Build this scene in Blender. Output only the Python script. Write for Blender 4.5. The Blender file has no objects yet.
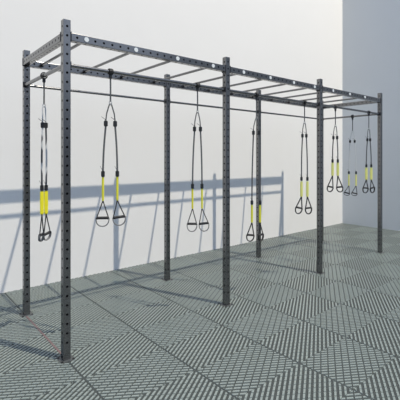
import bpy, bmesh, math
from mathutils import Vector, Matrix

C = bpy.context.scene.collection
S = bpy.context.scene

# ---------------------------------------------------------------- camera, sky, sun, exposure
YAW = 0.6958152          # the rig runs along +X, the long wall stands at +Y
CAM = Vector((-1.161, -3.093, 1.633))
cd = bpy.data.cameras.new('camera'); cam = bpy.data.objects.new('camera', cd); C.objects.link(cam)
cam.location = CAM
cam.rotation_euler = (math.radians(90), 0, -YAW)
cd.sensor_width = 36; cd.lens = 383.36 / 400 * 36
cd.shift_x = 0; cd.shift_y = (157.86 - 200) / 400
cd.clip_start = 0.05
S.camera = cam

w = bpy.data.worlds.new('sky'); S.world = w; w.use_nodes = True
wn = w.node_tree.nodes; wl = w.node_tree.links
bg = wn['Background']
tc = wn.new('ShaderNodeTexCoord'); sep = wn.new('ShaderNodeSeparateXYZ')
wl.new(tc.outputs['Generated'], sep.inputs[0])
rmp = wn.new('ShaderNodeValToRGB')
wl.new(sep.outputs['Z'], rmp.inputs[0])
cr_ = rmp.color_ramp
cr_.elements[0].position = 0.0; cr_.elements[0].color = (0.07, 0.085, 0.11, 1)
cr_.elements[1].position = 0.9; cr_.elements[1].color = (0.28, 0.39, 0.62, 1)
e_ = cr_.elements.new(0.12); e_.color = (0.19, 0.23, 0.30, 1)
e_ = cr_.elements.new(0.27); e_.color = (0.62, 0.72, 0.90, 1)
wl.new(rmp.outputs[0], bg.inputs['Color'])
bg.inputs['Strength'].default_value = 1.22

# the sunlight comes in over the open side as one strong, far, small source
sl = bpy.data.lights.new('sun', 'POINT'); sun = bpy.data.objects.new('sun', sl); C.objects.link(sun)
sun.location = (7.6, 1.145-16.0, 2.75+16.0*1.70)
sl.energy = 3.7*4*math.pi*(16.0*16.0*(1+1.7*1.7)); sl.shadow_soft_size = 0.2; sl.color = (1.0, 0.91, 0.76)

S.view_settings.view_transform = 'Standard'
S.view_settings.look = 'None'
S.view_settings.exposure = 0.07
S.view_settings.gamma = 1.0
S.view_settings.use_curve_mapping = False

# ---------------------------------------------------------------- materials
def mat(name, col, rough=0.5, metal=0.0, spec=0.5, noise=0.0, nscale=20, bump=0.0):
    m = bpy.data.materials.new(name); m.use_nodes = True
    n = m.node_tree.nodes; l = m.node_tree.links; b = n['Principled BSDF']
    b.inputs['Roughness'].default_value = rough
    b.inputs['Metallic'].default_value = metal
    b.inputs['Specular IOR Level'].default_value = spec
    t = n.new('ShaderNodeTexCoord'); no = n.new('ShaderNodeTexNoise')
    no.inputs['Scale'].default_value = nscale; no.inputs['Detail'].default_value = 4
    l.new(t.outputs['Object'], no.inputs['Vector'])
    mx = n.new('ShaderNodeMix'); mx.data_type = 'RGBA'
    k = 1 - noise
    mx.inputs['A'].default_value = (col[0]*k, col[1]*k, col[2]*k, 1)
    k = 1 + noise
    mx.inputs['B'].default_value = (min(1, col[0]*k), min(1, col[1]*k), min(1, col[2]*k), 1)
    l.new(no.outputs['Fac'], mx.inputs['Factor'])
    l.new(mx.outputs['Result'], b.inputs['Base Color'])
    if bump:
        bp = n.new('ShaderNodeBump'); bp.inputs['Strength'].default_value = bump
        bp.inputs['Distance'].default_value = 0.002
        l.new(no.outputs['Fac'], bp.inputs['Height']); l.new(bp.outputs[0], b.inputs['Normal'])
    return m

M = {
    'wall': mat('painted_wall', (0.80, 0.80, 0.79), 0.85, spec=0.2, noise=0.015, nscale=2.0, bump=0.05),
    'wall_shaded': mat('shaded_painted_wall', (0.66, 0.685, 0.70), 0.85, spec=0.2, noise=0.015, nscale=2.0, bump=0.05),  # the white wall paint, darkened so its shade sits in the colour
    'tile': mat('vented_floor_tile', (0.238, 0.276, 0.260), 0.23, noise=0.12, nscale=3.0),
    'base': mat('dark_subfloor', (0.045, 0.054, 0.052), 0.7, noise=0.2, nscale=6.0),
    'steel': mat('charcoal_steel', (0.215, 0.215, 0.217), 0.22, metal=0.92, noise=0.15, nscale=30),
    'hole': mat('hole_dark', (0.012, 0.012, 0.014), 0.8, spec=0.1),  # near-black colour carries the shade inside the hollow tube
    'cap': mat('white_cap', (0.75, 0.80, 0.82), 0.4),
    'plate': mat('base_plate_steel', (0.09, 0.098, 0.10), 0.45, metal=0.3, noise=0.2),
    'bolt': mat('bolt_steel', (0.05, 0.05, 0.055), 0.4, metal=0.8),
    'web': mat('grey_webbing', (0.10, 0.105, 0.11), 0.8, noise=0.3, nscale=120),
    'light_web': mat('pale_webbing', (0.55, 0.57, 0.58), 0.8, noise=0.1, nscale=60),
    'black': mat('black_nylon', (0.018, 0.019, 0.021), 0.55, noise=0.2, nscale=60),
    'yellow': mat('yellow_sleeve', (0.85, 0.78, 0.02), 0.55, noise=0.06, nscale=40),
    'green_yellow': mat('greenish_yellow_sleeve', (0.76, 0.73, 0.05), 0.55, noise=0.06, nscale=40),
    'pale_yellow': mat('pale_yellow_sleeve', (0.80, 0.79, 0.24), 0.6, noise=0.06, nscale=40),
    'grip': mat('black_grip', (0.02, 0.02, 0.022), 0.6, noise=0.3, nscale=200, bump=0.3),
    'cradle': mat('grey_cradle', (0.16, 0.165, 0.17), 0.6, noise=0.1, nscale=60),
    'ring': mat('bright_ring', (0.45, 0.46, 0.47), 0.3, metal=0.9),
    'tape': mat('red_tape', (0.16, 0.105, 0.105), 0.6, noise=0.3, nscale=25),
}
# two-tone webbing of the first trainer: long dark dashes woven into pale tape
m = bpy.data.materials.new('dashed_webbing'); m.use_nodes = True
n = m.node_tree.nodes; l = m.node_tree.links
t = n.new('ShaderNodeTexCoord'); no = n.new('ShaderNodeTexNoise'); no.inputs['Scale'].default_value = 6.5
no.inputs['Detail'].default_value = 0
mp = n.new('ShaderNodeMapping'); mp.inputs['Scale'].default_value = (3, 3, 1)
l.new(t.outputs['Object'], mp.inputs[0]); l.new(mp.outputs[0], no.inputs['Vector'])
rp = n.new('ShaderNodeValToRGB'); l.new(no.outputs['Fac'], rp.inputs[0])
rp.color_ramp.elements[0].position = 0.47; rp.color_ramp.elements[0].color = (0.06, 0.065, 0.075, 1)
rp.color_ramp.elements[1].position = 0.53; rp.color_ramp.elements[1].color = (0.55, 0.57, 0.58, 1)
l.new(rp.outputs[0], n['Principled BSDF'].inputs['Base Color'])
n['Principled BSDF'].inputs['Roughness'].default_value = 0.8
M['dash_web'] = m

# ---------------------------------------------------------------- helpers
def link(name, bm, mats, parent=None, loc=(0, 0, 0), smooth=False):
    me = bpy.data.meshes.new(name)
    bmesh.ops.recalc_face_normals(bm, faces=bm.faces)
    bm.to_mesh(me); bm.free()
    if not isinstance(mats, (list, tuple)): mats = [mats]
    for x in mats: me.materials.append(x)
    if smooth:
        for p in me.polygons: p.use_smooth = True
        me.set_sharp_from_angle(angle=math.radians(40))
    o = bpy.data.objects.new(name, me); C.objects.link(o); o.location = loc
    if parent: o.parent = parent
    return o

def box(bm, x0, x1, y0, y1, z0, z1, bev=0.0, mi=0):
    r = bmesh.ops.create_cube(bm, size=1)
    vs = r['verts']
    bmesh.ops.scale(bm, vec=(x1-x0, y1-y0, z1-z0), verts=vs)
    bmesh.ops.translate(bm, vec=((x0+x1)/2, (y0+y1)/2, (z0+z1)/2), verts=vs)
    fs = set(f for v in vs for f in v.link_faces)
    for f in fs: f.material_index = mi
    if bev:
        es = list(set(e for v in vs for e in v.link_edges))
        bmesh.ops.bevel(bm, geom=es, offset=bev, segments=2, affect='EDGES')

def tube(bm, a, b, r, seg=14, r2=None, mi=0):
    a = Vector(a); b = Vector(b); d = b-a
    res = bmesh.ops.create_cone(bm, cap_ends=True, segments=seg, radius1=r, radius2=r if r2 is None else r2, depth=d.length)
    q = d.to_track_quat('Z', 'Y').to_matrix().to_4x4()
    bmesh.ops.transform(bm, matrix=Matrix.Translation((a+b)/2) @ q, verts=res['verts'])
    for f in set(f for v in res['verts'] for f in v.link_faces): f.material_index = mi

def ribbon(bm, pts, w, th, side=None, mi=0):
    """flat band along pts; side = direction of its width"""
    pts = [Vector(p) for p in pts]; rings = []
    for i, p in enumerate(pts):
        d = (pts[min(i+1, len(pts)-1)] - pts[max(i-1, 0)]).normalized()
        s = Vector(side) if side is not None else Vector((1, 0, 0))
        s = (s - d*s.dot(d)).normalized(); nrm = d.cross(s)
        ww = w[i] if isinstance(w, (list, tuple)) else w
        tt = th[i] if isinstance(th, (list, tuple)) else th
        ring = []
        for k in range(8):          # rounded rectangle section
            a = 2*math.pi*(k+0.5)/8
            cx = max(-1, min(1, 1.25*math.cos(a))); cy = max(-1, min(1, 1.25*math.sin(a)))
            ring.append(bm.verts.new(p + s*(cx*ww/2) + nrm*(cy*tt/2)))
        rings.append(ring)
    for a, b in zip(rings, rings[1:]):
        for k in range(8):
            f = bm.faces.new((a[k], a[(k+1) % 8], b[(k+1) % 8], b[k])); f.material_index = mi
    bm.faces.new(rings[0]).material_index = mi
    bm.faces.new(rings[-1][::-1]).material_index = mi

def holed_bar(length, s1, s2, holes, r=0.0105, faces=(0, 1, 2, 3)):
    """square tube along local Z from 0, half sizes s1 (x) and s2 (y), with a row of drilled holes"""
    bm = bmesh.new()
    cfg = [(Vector((0, -s2, 0)), Vector((1, 0, 0)), s1, Vector((0, 1, 0))),
           (Vector((s1, 0, 0)), Vector((0, 1, 0)), s2, Vector((-1, 0, 0))),
           (Vector((0, s2, 0)), Vector((-1, 0, 0)), s1, Vector((0, -1, 0))),
           (Vector((-s1, 0, 0)), Vector((0, -1, 0)), s2, Vector((1, 0, 0)))]
    hh = r*1.35
    for fi, (o, ax, hw, inn) in enumerate(cfg):
        def P(x, z, dep=0): return bm.verts.new(o + ax*x + Vector((0, 0, z)) + inn*dep)
        e = 0.0035  # corner round-over
        hwf = hw-e
        def quad(z0, z1):
            bm.faces.new((P(-hwf, z0), P(hwf, z0), P(hwf, z1), P(-hwf, z1)))
        z = 0
        hs = [h for h in holes if hh < h < length-hh] if fi in faces else []
        for h in hs:
            quad(z, h-hh)
            cn = [P(hwf, h-hh), P(hwf, h+hh), P(-hwf, h+hh), P(-hwf, h-hh)]
            oc = [P(r*math.cos(math.radians(45*k)), h+r*math.sin(math.radians(45*k))) for k in range(8)]
            bm.faces.new((cn[0], cn[1], oc[1], oc[0], oc[7]))
            bm.faces.new((cn[1], cn[2], oc[3], oc[2], oc[1]))
            bm.faces.new((cn[2], cn[3], oc[5], oc[4], oc[3]))
            bm.faces.new((cn[3], cn[0], oc[7], oc[6], oc[5]))
            oi = [bm.verts.new(v.co + inn*0.02) for v in oc]
            for k in range(8):
                bm.faces.new((oc[k], oc[(k+1) % 8], oi[(k+1) % 8], oi[k])).material_index = 1
            bm.faces.new(oi).material_index = 1
            z = h+hh
        quad(z, length)
        # rounded corner strip to the next face
        o2, ax2, hw2, inn2 = cfg[(fi+1) % 4]
        a0 = o + ax*hwf; b0 = o2 - ax2*(hw2-e); mid = (a0+b0)/2 - (inn+inn2)*e*0.21
        prev = a0
        for nx in (mid, b0):
            bm.faces.new([bm.verts.new(prev), bm.verts.new(nx), bm.verts.new(nx+Vector((0, 0, length))), bm.verts.new(prev+Vector((0, 0, length)))])
            prev = nx
    for zz in (0, length):
        bm.faces.new([bm.verts.new((x, y, zz)) for x, y in ((-s1+.002, -s2+.002), (s1-.002, -s2+.002), (s1-.002, s2-.002), (-s1+.002, s2-.002))])
    bmesh.ops.remove_doubles(bm, verts=bm.verts, dist=0.00005)
    return bm

def structure(o): o['kind'] = 'structure'; return o

# ---------------------------------------------------------------- the setting
WV, WU, WH = 2.0, 7.75, 7.0
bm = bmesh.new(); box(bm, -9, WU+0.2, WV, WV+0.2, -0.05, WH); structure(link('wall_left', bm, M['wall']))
bm = bmesh.new(); box(bm, WU, WU+0.2, -10, WV, -0.05, WH); structure(link('wall_right', bm, M['wall_shaded']))

# ribbed, vented floor tiles: every cell carries diagonal ribs, mirrored in its neighbours
CU, CV, NT, NS, RH = 0.70, 0.45, 11, 7, 0.0052
def clip(poly, ax, lim, sgn):
    out = []
    for i in range(len(poly)):
        a, b = poly[i], poly[(i+1) % len(poly)]
        fa, fb = sgn*(a[ax]-lim), sgn*(b[ax]-lim)
        if fa <= 0: out.append(a)
        if (fa < 0 < fb) or (fb < 0 < fa):
            k = fa/(fa-fb); out.append((a[0]+(b[0]-a[0])*k, a[1]+(b[1]-a[1])*k))
    return out
def cell_polys():
    """ribs of the cell [0,1]x[0,1] with t = p+q, s = p-q"""
    res = []; GT, GS = 0.265, 0.065
    for i in range(2*NT):
        for j in range(-NS, NS):
            t0, t1 = (i+GT)/NT, (i+1-GT)/NT
            s0, s1 = (j+GS)/NS, (j+1-GS)/NS
            top = 0.0
            poly = [((t+s)/2, (t-s)/2) for t, s in ((t0, s0), (t1, s0), (t1, s1), (t0, s1))]
            for ax, lim, sg in ((0, 0.011, -1), (0, 0.989, 1), (1, 0.004, -1), (1, 0.996, 1)):
                poly = clip(poly, ax, lim, sg)
                if len(poly) < 3: break
            if len(poly) >= 3: res.append((poly, top))
    return res
cp = cell_polys()
verts = []; faces = []
for ci in range(2):
    for cj in range(2):
        for poly, top in cp:
            pts = []
            for p, q in poly:
                uu = p if ci == 0 else 2-p
                vv = 1-q if cj == 0 else 1+q      # mirrored cells: diamonds meet where p+q is odd
                pts.append((uu*CU, vv*CV))
            k = len(pts); b0 = len(verts)
            cx = sum(p[0] for p in pts)/k; cy = sum(p[1] for p in pts)/k
            verts += [(x, y, -RH) for x, y in pts]
            kk = 0.93 if top == 0 else 1.0
            verts += [(cx+(x-cx)*kk, cy+(y-cy)*kk, top) for x, y in pts]
            faces.append([b0+k+i for i in range(k)])
            for i in range(k):
                faces.append([b0+i, b0+(i+1) % k, b0+k+(i+1) % k, b0+k+i])
me = bpy.data.meshes.new('floor'); me.from_pydata(verts, [], faces); me.materials.append(M['tile'])
bmf = bmesh.new(); bmf.from_mesh(me); bmesh.ops.recalc_face_normals(bmf, faces=bmf.faces)
bmf.to_mesh(me); bmf.free()
fl = bpy.data.objects.new('floor', me); C.objects.link(fl)
fl.location = (-2.8, -0.36-0.9*4, 0)
for nm, cnt, off in (('across', 8, (1.4, 0, 0)), ('along', 7, (0, 0.9, 0))):
    a = fl.modifiers.new(nm, 'ARRAY'); a.count = cnt; a.use_relative_offset = False
    a.use_constant_offset = True; a.constant_offset_displace = off
structure(fl)
bm = bmesh.new(); box(bm, -12, WU+0.1, -12, WV+0.1, -0.06, -RH); structure(link('floor_base', bm, M['base']))

# ---------------------------------------------------------------- the rig: one bolted frame
L, W, H = 1.825, 1.145, 2.75
PU = [0, 1.803, 3.638, 5.475]
HS = 0.030
def tag(o, label, cat, group=None):
    o['label'] = label; o['category'] = cat
    if group: o['group'] = group
rig = bpy.data.objects.new('training_rig', None); C.objects.link(rig)
tag(rig, 'charcoal steel pull-up rig with eight drilled posts and monkey bar rungs', 'gym rig')

post_bm = holed_bar(H, HS, HS, [0.1408+0.0752*k for k in range(35)])
post = link('post', post_bm, [M['steel'], M['hole']], rig, (0, 0, 0.0))
bm = bmesh.new(); box(bm, -0.06, 0.06, -0.06, 0.06, -0.009, 0.001, 0.002)
for x in (-1, 1):
    for y in (-1, 1):
        tube(bm, (x*.046, y*.046, -0.001), (x*.046, y*.046, 0.007), 0.0095, 6, mi=1)
plate = link('base_plate', bm, [M['plate'], M['bolt']], post)
bm = bmesh.new(); box(bm, -HS+.002, HS-.002, -HS+.002, HS-.002, H-0.003, H+0.0015, 0.001)
pcap = link('post_cap', bm, M['plate'], post)
for i in range(4):
    for j in range(2):
        if i == 0 and j == 0: continue
        p = post.copy(); C.objects.link(p); p.parent = rig; p.location = (PU[i]+(0.014 if (i, j) == (0, 1) else 0), j*W, 0.0)
        for ch in (plate, pcap):
            c2 = ch.copy(); C.objects.link(c2); c2.parent = p

ZB0, ZB1 = 2.587, 2.652; ZB = (ZB0+ZB1)/2
def flange(bm, z0, z1, e=0.041):
    box(bm, -e, e, -e, e, z0, z1, 0.001, 0)
# long beams, one per bay and row
rung_u = [0.163+0.4725*k for k in range(11)]
for j in range(2):
    for i in range(3):
        x0 = PU[i]+HS; ln = PU[i+1]-PU[i]-2*HS
        hs = [rung_u[0]+0.07875*k-x0 for k in range(-3, 70)]
        b = holed_bar(ln, (ZB1-ZB0)/2, HS-.001, [h for h in hs if 0.03 < h < ln-0.03])
        bmesh.ops.transform(b, matrix=Matrix.Rotation(math.radians(90), 4, 'Y'), verts=b.verts)
        o = link('long_beam', b, [M['steel'], M['hole']], rig, (x0, j*W, ZB))
        for k, xx in enumerate((0.0005, ln-0.0065)):
            f = bmesh.new(); box(f, xx, xx+0.006, -0.034, 0.034, -0.040, 0.040, 0.001)
            for zz in (-0.028, 0.028): tube(f, (xx-0.004 if k else xx+0.004, 0, zz*1.0), (xx+0.003, 0, zz), 0.004, 6)
            link('end_flange', f, M['bolt'], o)  # end plate; its dark tone also paints in the shadow at the joint
for i in (0, 3):
    ln = W-2*HS
    b = holed_bar(ln, HS-.001, (ZB1-ZB0)/2, [0.05+0.075*k for k in range(14)])
    bmesh.ops.transform(b, matrix=Matrix.Rotation(math.radians(-90), 4, 'X'), verts=b.verts)
    o = link('end_beam', b, [M['steel'], M['hole']], rig, (PU[i], HS, ZB))
    for k, yy in enumerate((0.0005, ln-0.0065)):
        f = bmesh.new(); box(f, -0.034, 0.034, yy, yy+0.006, -0.040, 0.040, 0.001); link('end_flange', f, M['bolt'], o)  # dark plate tone again includes the joint's shadow

# rungs with white end caps on the front beam
bm = bmesh.new(); tube(bm, (0, HS-.003, 0), (0, W-HS+.003, 0), 0.0138, 16)
rung = link('rung', bm, M['steel'], rig, (rung_u[0], 0, ZB), True)
bm = bmesh.new(); tube(bm, (0, -HS-.004, 0), (0, -HS+.002, 0), 0.020, 20)
rcap = link('end_cap', bm, M['cap'], rung, (0, 0, 0), True)
bm = bmesh.new(); tube(bm, (0, W-HS-.012, 0), (0, W-HS+.002, 0), 0.021, 16)
rcol = link('collar', bm, M['bolt'], rung, (0, 0, 0), True)
for u in rung_u[1:]:
    r = rung.copy(); C.objects.link(r); r.parent = rig; r.location = (u, 0, ZB)
    for ch in (rcap, rcol):
        c2 = ch.copy(); C.objects.link(c2); c2.parent = r

# pull-up bars below the beams
ZR = 2.39
for j in range(2):
    for i in range(3):
        L = PU[i+1]-PU[i]; bm = bmesh.new(); tube(bm, (HS-.002, 0, 0), (L-HS+.002, 0, 0), 0.0155 if j == 0 else 0.014, 16)
        o = link('pull_up_bar', bm, M['steel'], rig, (PU[i], j*W, ZR), True)
        for xx in (HS+.0005, L-HS-.0065):
            f = bmesh.new(); box(f, xx, xx+.006, -.028, .028, -.028, .028, .001); link('mounting_plate', f, M['bolt'], o)
for i in (0, 3):
    bm = bmesh.new(); tube(bm, (0, HS-.002, 0), (0, W-HS+.002, 0), 0.018 if i == 0 else 0.0155, 16)
    o = link('end_pull_up_bar', bm, M['steel'], rig, (PU[i], 0, ZR), True)
    for yy in (HS+.0005, W-HS-.0065):
        f = bmesh.new(); box(f, -.028, .028, yy, yy+.006, -.028, .028, .001); link('mounting_plate', f, M['bolt'], o)

# ---------------------------------------------------------------- suspension trainers
def trainer(u, v, rod, zs, dxb, dxc, label, sleeve='yellow', sw=0.024, web='web', low='web', twist=(0, 0), tilt=(0, 0), off=0.0, ft=.008, hw=0.052):
    """zs = collar, sleeve top, sleeve bottom, grip, loop bottom (heights above the floor)"""
    zcol, zy0, zy1, zg, zbot = zs
    ray = Vector((u, v)) - Vector((CAM.x, CAM.y))
    phi = math.atan2(ray.y, ray.x) - math.pi/2 + off
    root = bpy.data.objects.new('suspension_trainer', None); C.objects.link(root)
    root.location = (u, v, ZR); root.rotation_euler = (0, 0, phi)
    tag(root, label, 'suspension trainer', 'suspension trainers hanging from the rig')
    Z = lambda z: z-ZR
    # clamp round the bar
    ra = Vector((1, 0, 0)) if rod == 'u' else Vector((0, 1, 0))
    ra.rotate(Matrix.Rotation(-phi, 3, 'Z'))
    R0 = 0.0165 if rod == 'u' else 0.0195
    bm = bmesh.new()
    rr = R0+0.008; cr = ra.cross(Vector((0, 0, 1)))
    pts = [cr*(rr*math.cos(a)) + Vector((0, 0, rr*math.sin(a))) for a in [math.radians(30*k) for k in range(13)]]
    ribbon(bm, pts, 0.036, 0.010, ra)
    bm2 = bmesh.new()
    link('anchor_clamp', bm, M['black'], root)
    box(bm2, -.014, .014, -.011, .011, -rr-.034, -rr+.0, .003)
    link('clamp_buckle', bm2, M['black'], root)
    # single anchor strap with its carabiner
    zsp = Z(2.105)
    bm = bmesh.new(); ribbon(bm, [(0, 0, -rr-.03), (0.001, 0, -0.15), (0, 0, zsp+0.02)], 0.014, 0.005, (1, 0, 0))
    link('anchor_strap', bm, M['web'], root)
    bm = bmesh.new()
    pts = [(0.011*math.sin(math.radians(a)), 0, zsp+0.010+0.018*math.cos(math.radians(a))) for a in range(0, 361, 30)]
    for a, b in zip(pts, pts[1:]): tube(bm, a, b, 0.0028, 8)
    link('carabiner', bm, M['ring'], root, smooth=True)
    zb = Z(1.935)
    for k in range(2):
        xb, xc = dxb[k], dxc[k]; yk = (-0.006, 0.008)[k]
        # branch of the equaliser loop down to the buckle
        bm = bmesh.new()
        sx = 0.012 if k else -0.012
        ribbon(bm, [(sx*0.3, 0, zsp+0.006), (sx, yk*.3, zsp-0.012), (xb*0.75+sx*.25, yk*.6, (zsp+zb)/2), (xb, yk, zb+0.02)], 0.011, 0.0045, (1, 0, 0))
        link('upper_strap', bm, M['web'] if web != 'light_web' else M['light_web'], root)
        bm = bmesh.new(); box(bm, xb-.017, xb+.017, yk-.010, yk+.010, zb-.026, zb+.024, .004)
        bk = link('buckle', bm, M['black'], root)
        bm = bmesh.new(); ribbon(bm, [(xb, yk-.004, zb+.028), (xb-.018, yk-.010, zb+.044), (xb-.036, yk-.014, zb+.056)], 0.010, 0.004, (0, 1, 0))
        link('adjuster_tab', bm, M['web'], bk)
        # long strap, slightly slack
        bm = bmesh.new()
        zc = Z(zcol)
        n_ = 7; pts = []
        for i in range(n_):
            f = i/(n_-1); x = xb+(xc-xb)*f; pts.append((x+0.004*math.sin(math.pi*f)*(1 if k else -1), yk, zb-0.02+(zc+0.02-zb+0.02)*f))
        ribbon(bm, pts, 0.016, 0.0055, (1, 0.25, 0))
        link('main_strap', bm, M[low], root)
        bm = bmesh.new(); box(bm, xc-.016, xc+.016, yk-.012, yk+.012, zc-.030, zc+.024, .005)
        co = link('collar_buckle', bm, M['black'], root)
        bm = bmesh.new(); ribbon(bm, [(xc, yk-.004, zc+.02), (xc-.014, yk-.012, zc+.048), (xc-.022, yk-.016, zc+.066)], 0.009, 0.003, (0, 1, 0))
        link('adjuster_tab', bm, M['web'], co)
        # padded sleeve
        bm = bmesh.new(); a, b = Z(zy0), Z(zy1)
        ribbon(bm, [(xc, yk, a+.006), (xc, yk, a-.01), (xc, yk, (a+b)/2), (xc, yk, b+.012), (xc, yk, b)], [sw*.8, sw, sw*1.05, sw, sw*.55], [.010, .013, .013, .012, .008], (1, 0.2, 0))
        link('sleeve', bm, M[sleeve], root)
        # handle: V of webbing, grip and foot loop
        hz = b+0.004; g = Z(zg)-hz; lo = Z(zbot)-hz; q = hw
        bm = bmesh.new()
        for s in (-1, 1):
            ribbon(bm, [(0, 0, 0.004), (s*q*.35, 0, g*.36), (s*q, 0, g)], 0.009, ft+.001, (0, 1, 0))
        hd = link('handle', bm, M['black'], root, (xc, yk, hz))
        hd.rotation_euler = (0, tilt[k], twist[k])
        bm = bmesh.new()
        tube(bm, (-q*.82, 0, g), (q*.82, 0, g), 0.0125, 14)
        for s in (-1, 1): tube(bm, (s*q*.80, 0, g), (s*q*1.02, 0, g), 0.015, 14, 0.012)
        link('grip', bm, M['grip'], hd, smooth=True)
        bm = bmesh.new(); pts = []
        for i in range(13):
            a_ = math.pi*i/12
            pts.append((q*1.08*math.cos(a_)*(1+.06*math.sin(a_)), 0.006*math.sin(a_), g+(lo-g)*math.sin(a_)**0.8))
        ribbon(bm, pts, 0.022, ft, (0, 1, 0.15))
        link('foot_loop', bm, M['cradle'] if ft < .01 else M['black'], hd)
    return root

trainer(0, 0.539, 'v', (1.36, 1.322, 1.112, 0.93, 0.87), (-.012, .016), (-.018, .018),
        'suspension trainer with dashed black-and-white straps hanging between the two leftmost posts',
        sw=0.032, web='light_web', low='dash_web', twist=(1.25, 1.0), tilt=(.04, -.08))
trainer(0.396, 0, 'u', (1.495, 1.468, 1.253, 1.108, 1.033), (-.040, .040), (-.064, .059),
        'suspension trainer hanging nearest right of the foremost post, its handles spread widest', twist=(0, .1), tilt=(.02, -.10), hw=.051, sleeve='green_yellow', sw=.019)
trainer(1.388, 0, 'u', (1.340, 1.313, 1.098, 0.945, 0.863), (-.031, .031), (-.052, .047),
        'suspension trainer with yellow sleeves hanging just left of the second front post', twist=(.1, 0), tilt=(.03, -.12), hw=.048, sleeve='green_yellow', sw=.019)
trainer(2.304, 0, 'u', (1.100, 1.066, 0.852, 0.708, 0.632), (-.036, .030), (-.054, .042),
        'lowest hanging suspension trainer, one strap passing in front of a back post', twist=(.4, .9), tilt=(.12, -.1), hw=.043, sleeve='green_yellow', sw=.024, ft=.012)
trainer(3.275, 0, 'u', (1.350, 1.308, 1.100, 0.950, 0.869), (-.027, .024), (-.040, .038),
        'suspension trainer with pale yellow sleeves hanging just left of the third front post', sleeve='pale_yellow', sw=0.034, twist=(.4, .5), tilt=(.22, -.1), hw=.043, ft=.014)
trainer(4.052, 0, 'u', (1.590, 1.558, 1.362, 1.198, 1.124), (-.028, .024), (-.040, .034),
        'suspension trainer just right of the third front post, against the white wall edge', sleeve='pale_yellow', sw=0.036, twist=(.45, -.3), tilt=(.2, -.15), hw=.042, ft=.014)
trainer(PU[3], 0.501, 'v', (1.365, 1.325, 1.119, 0.985, 0.940), (-.042, .037), (-.062, .060),
        'suspension trainer with whitish straps hanging from the short far-end bar', sleeve='pale_yellow', sw=0.026, web='light_web', low='light_web', twist=(.2, .2), tilt=(.25, .2), hw=.046, ft=.010)
trainer(5.078, 0, 'u', (1.504, 1.466, 1.265, 1.132, 1.049), (-.022, .020), (-.038, .037),
        'rightmost suspension trainer, close beside the last front post against the shaded wall', sleeve='pale_yellow', sw=0.04, twist=(.7, .9), tilt=(.1, -.2), hw=.048, ft=.014)

# ---------------------------------------------------------------- faint red tape between the end posts
bm = bmesh.new(); box(bm, -0.008, 0.008, 0.062, W-0.062, 0.0002, 0.0012)
tp = link('floor_tape', bm, M['tape'])
tag(tp, 'faint red strip of tape on the floor between the two leftmost posts', 'tape')
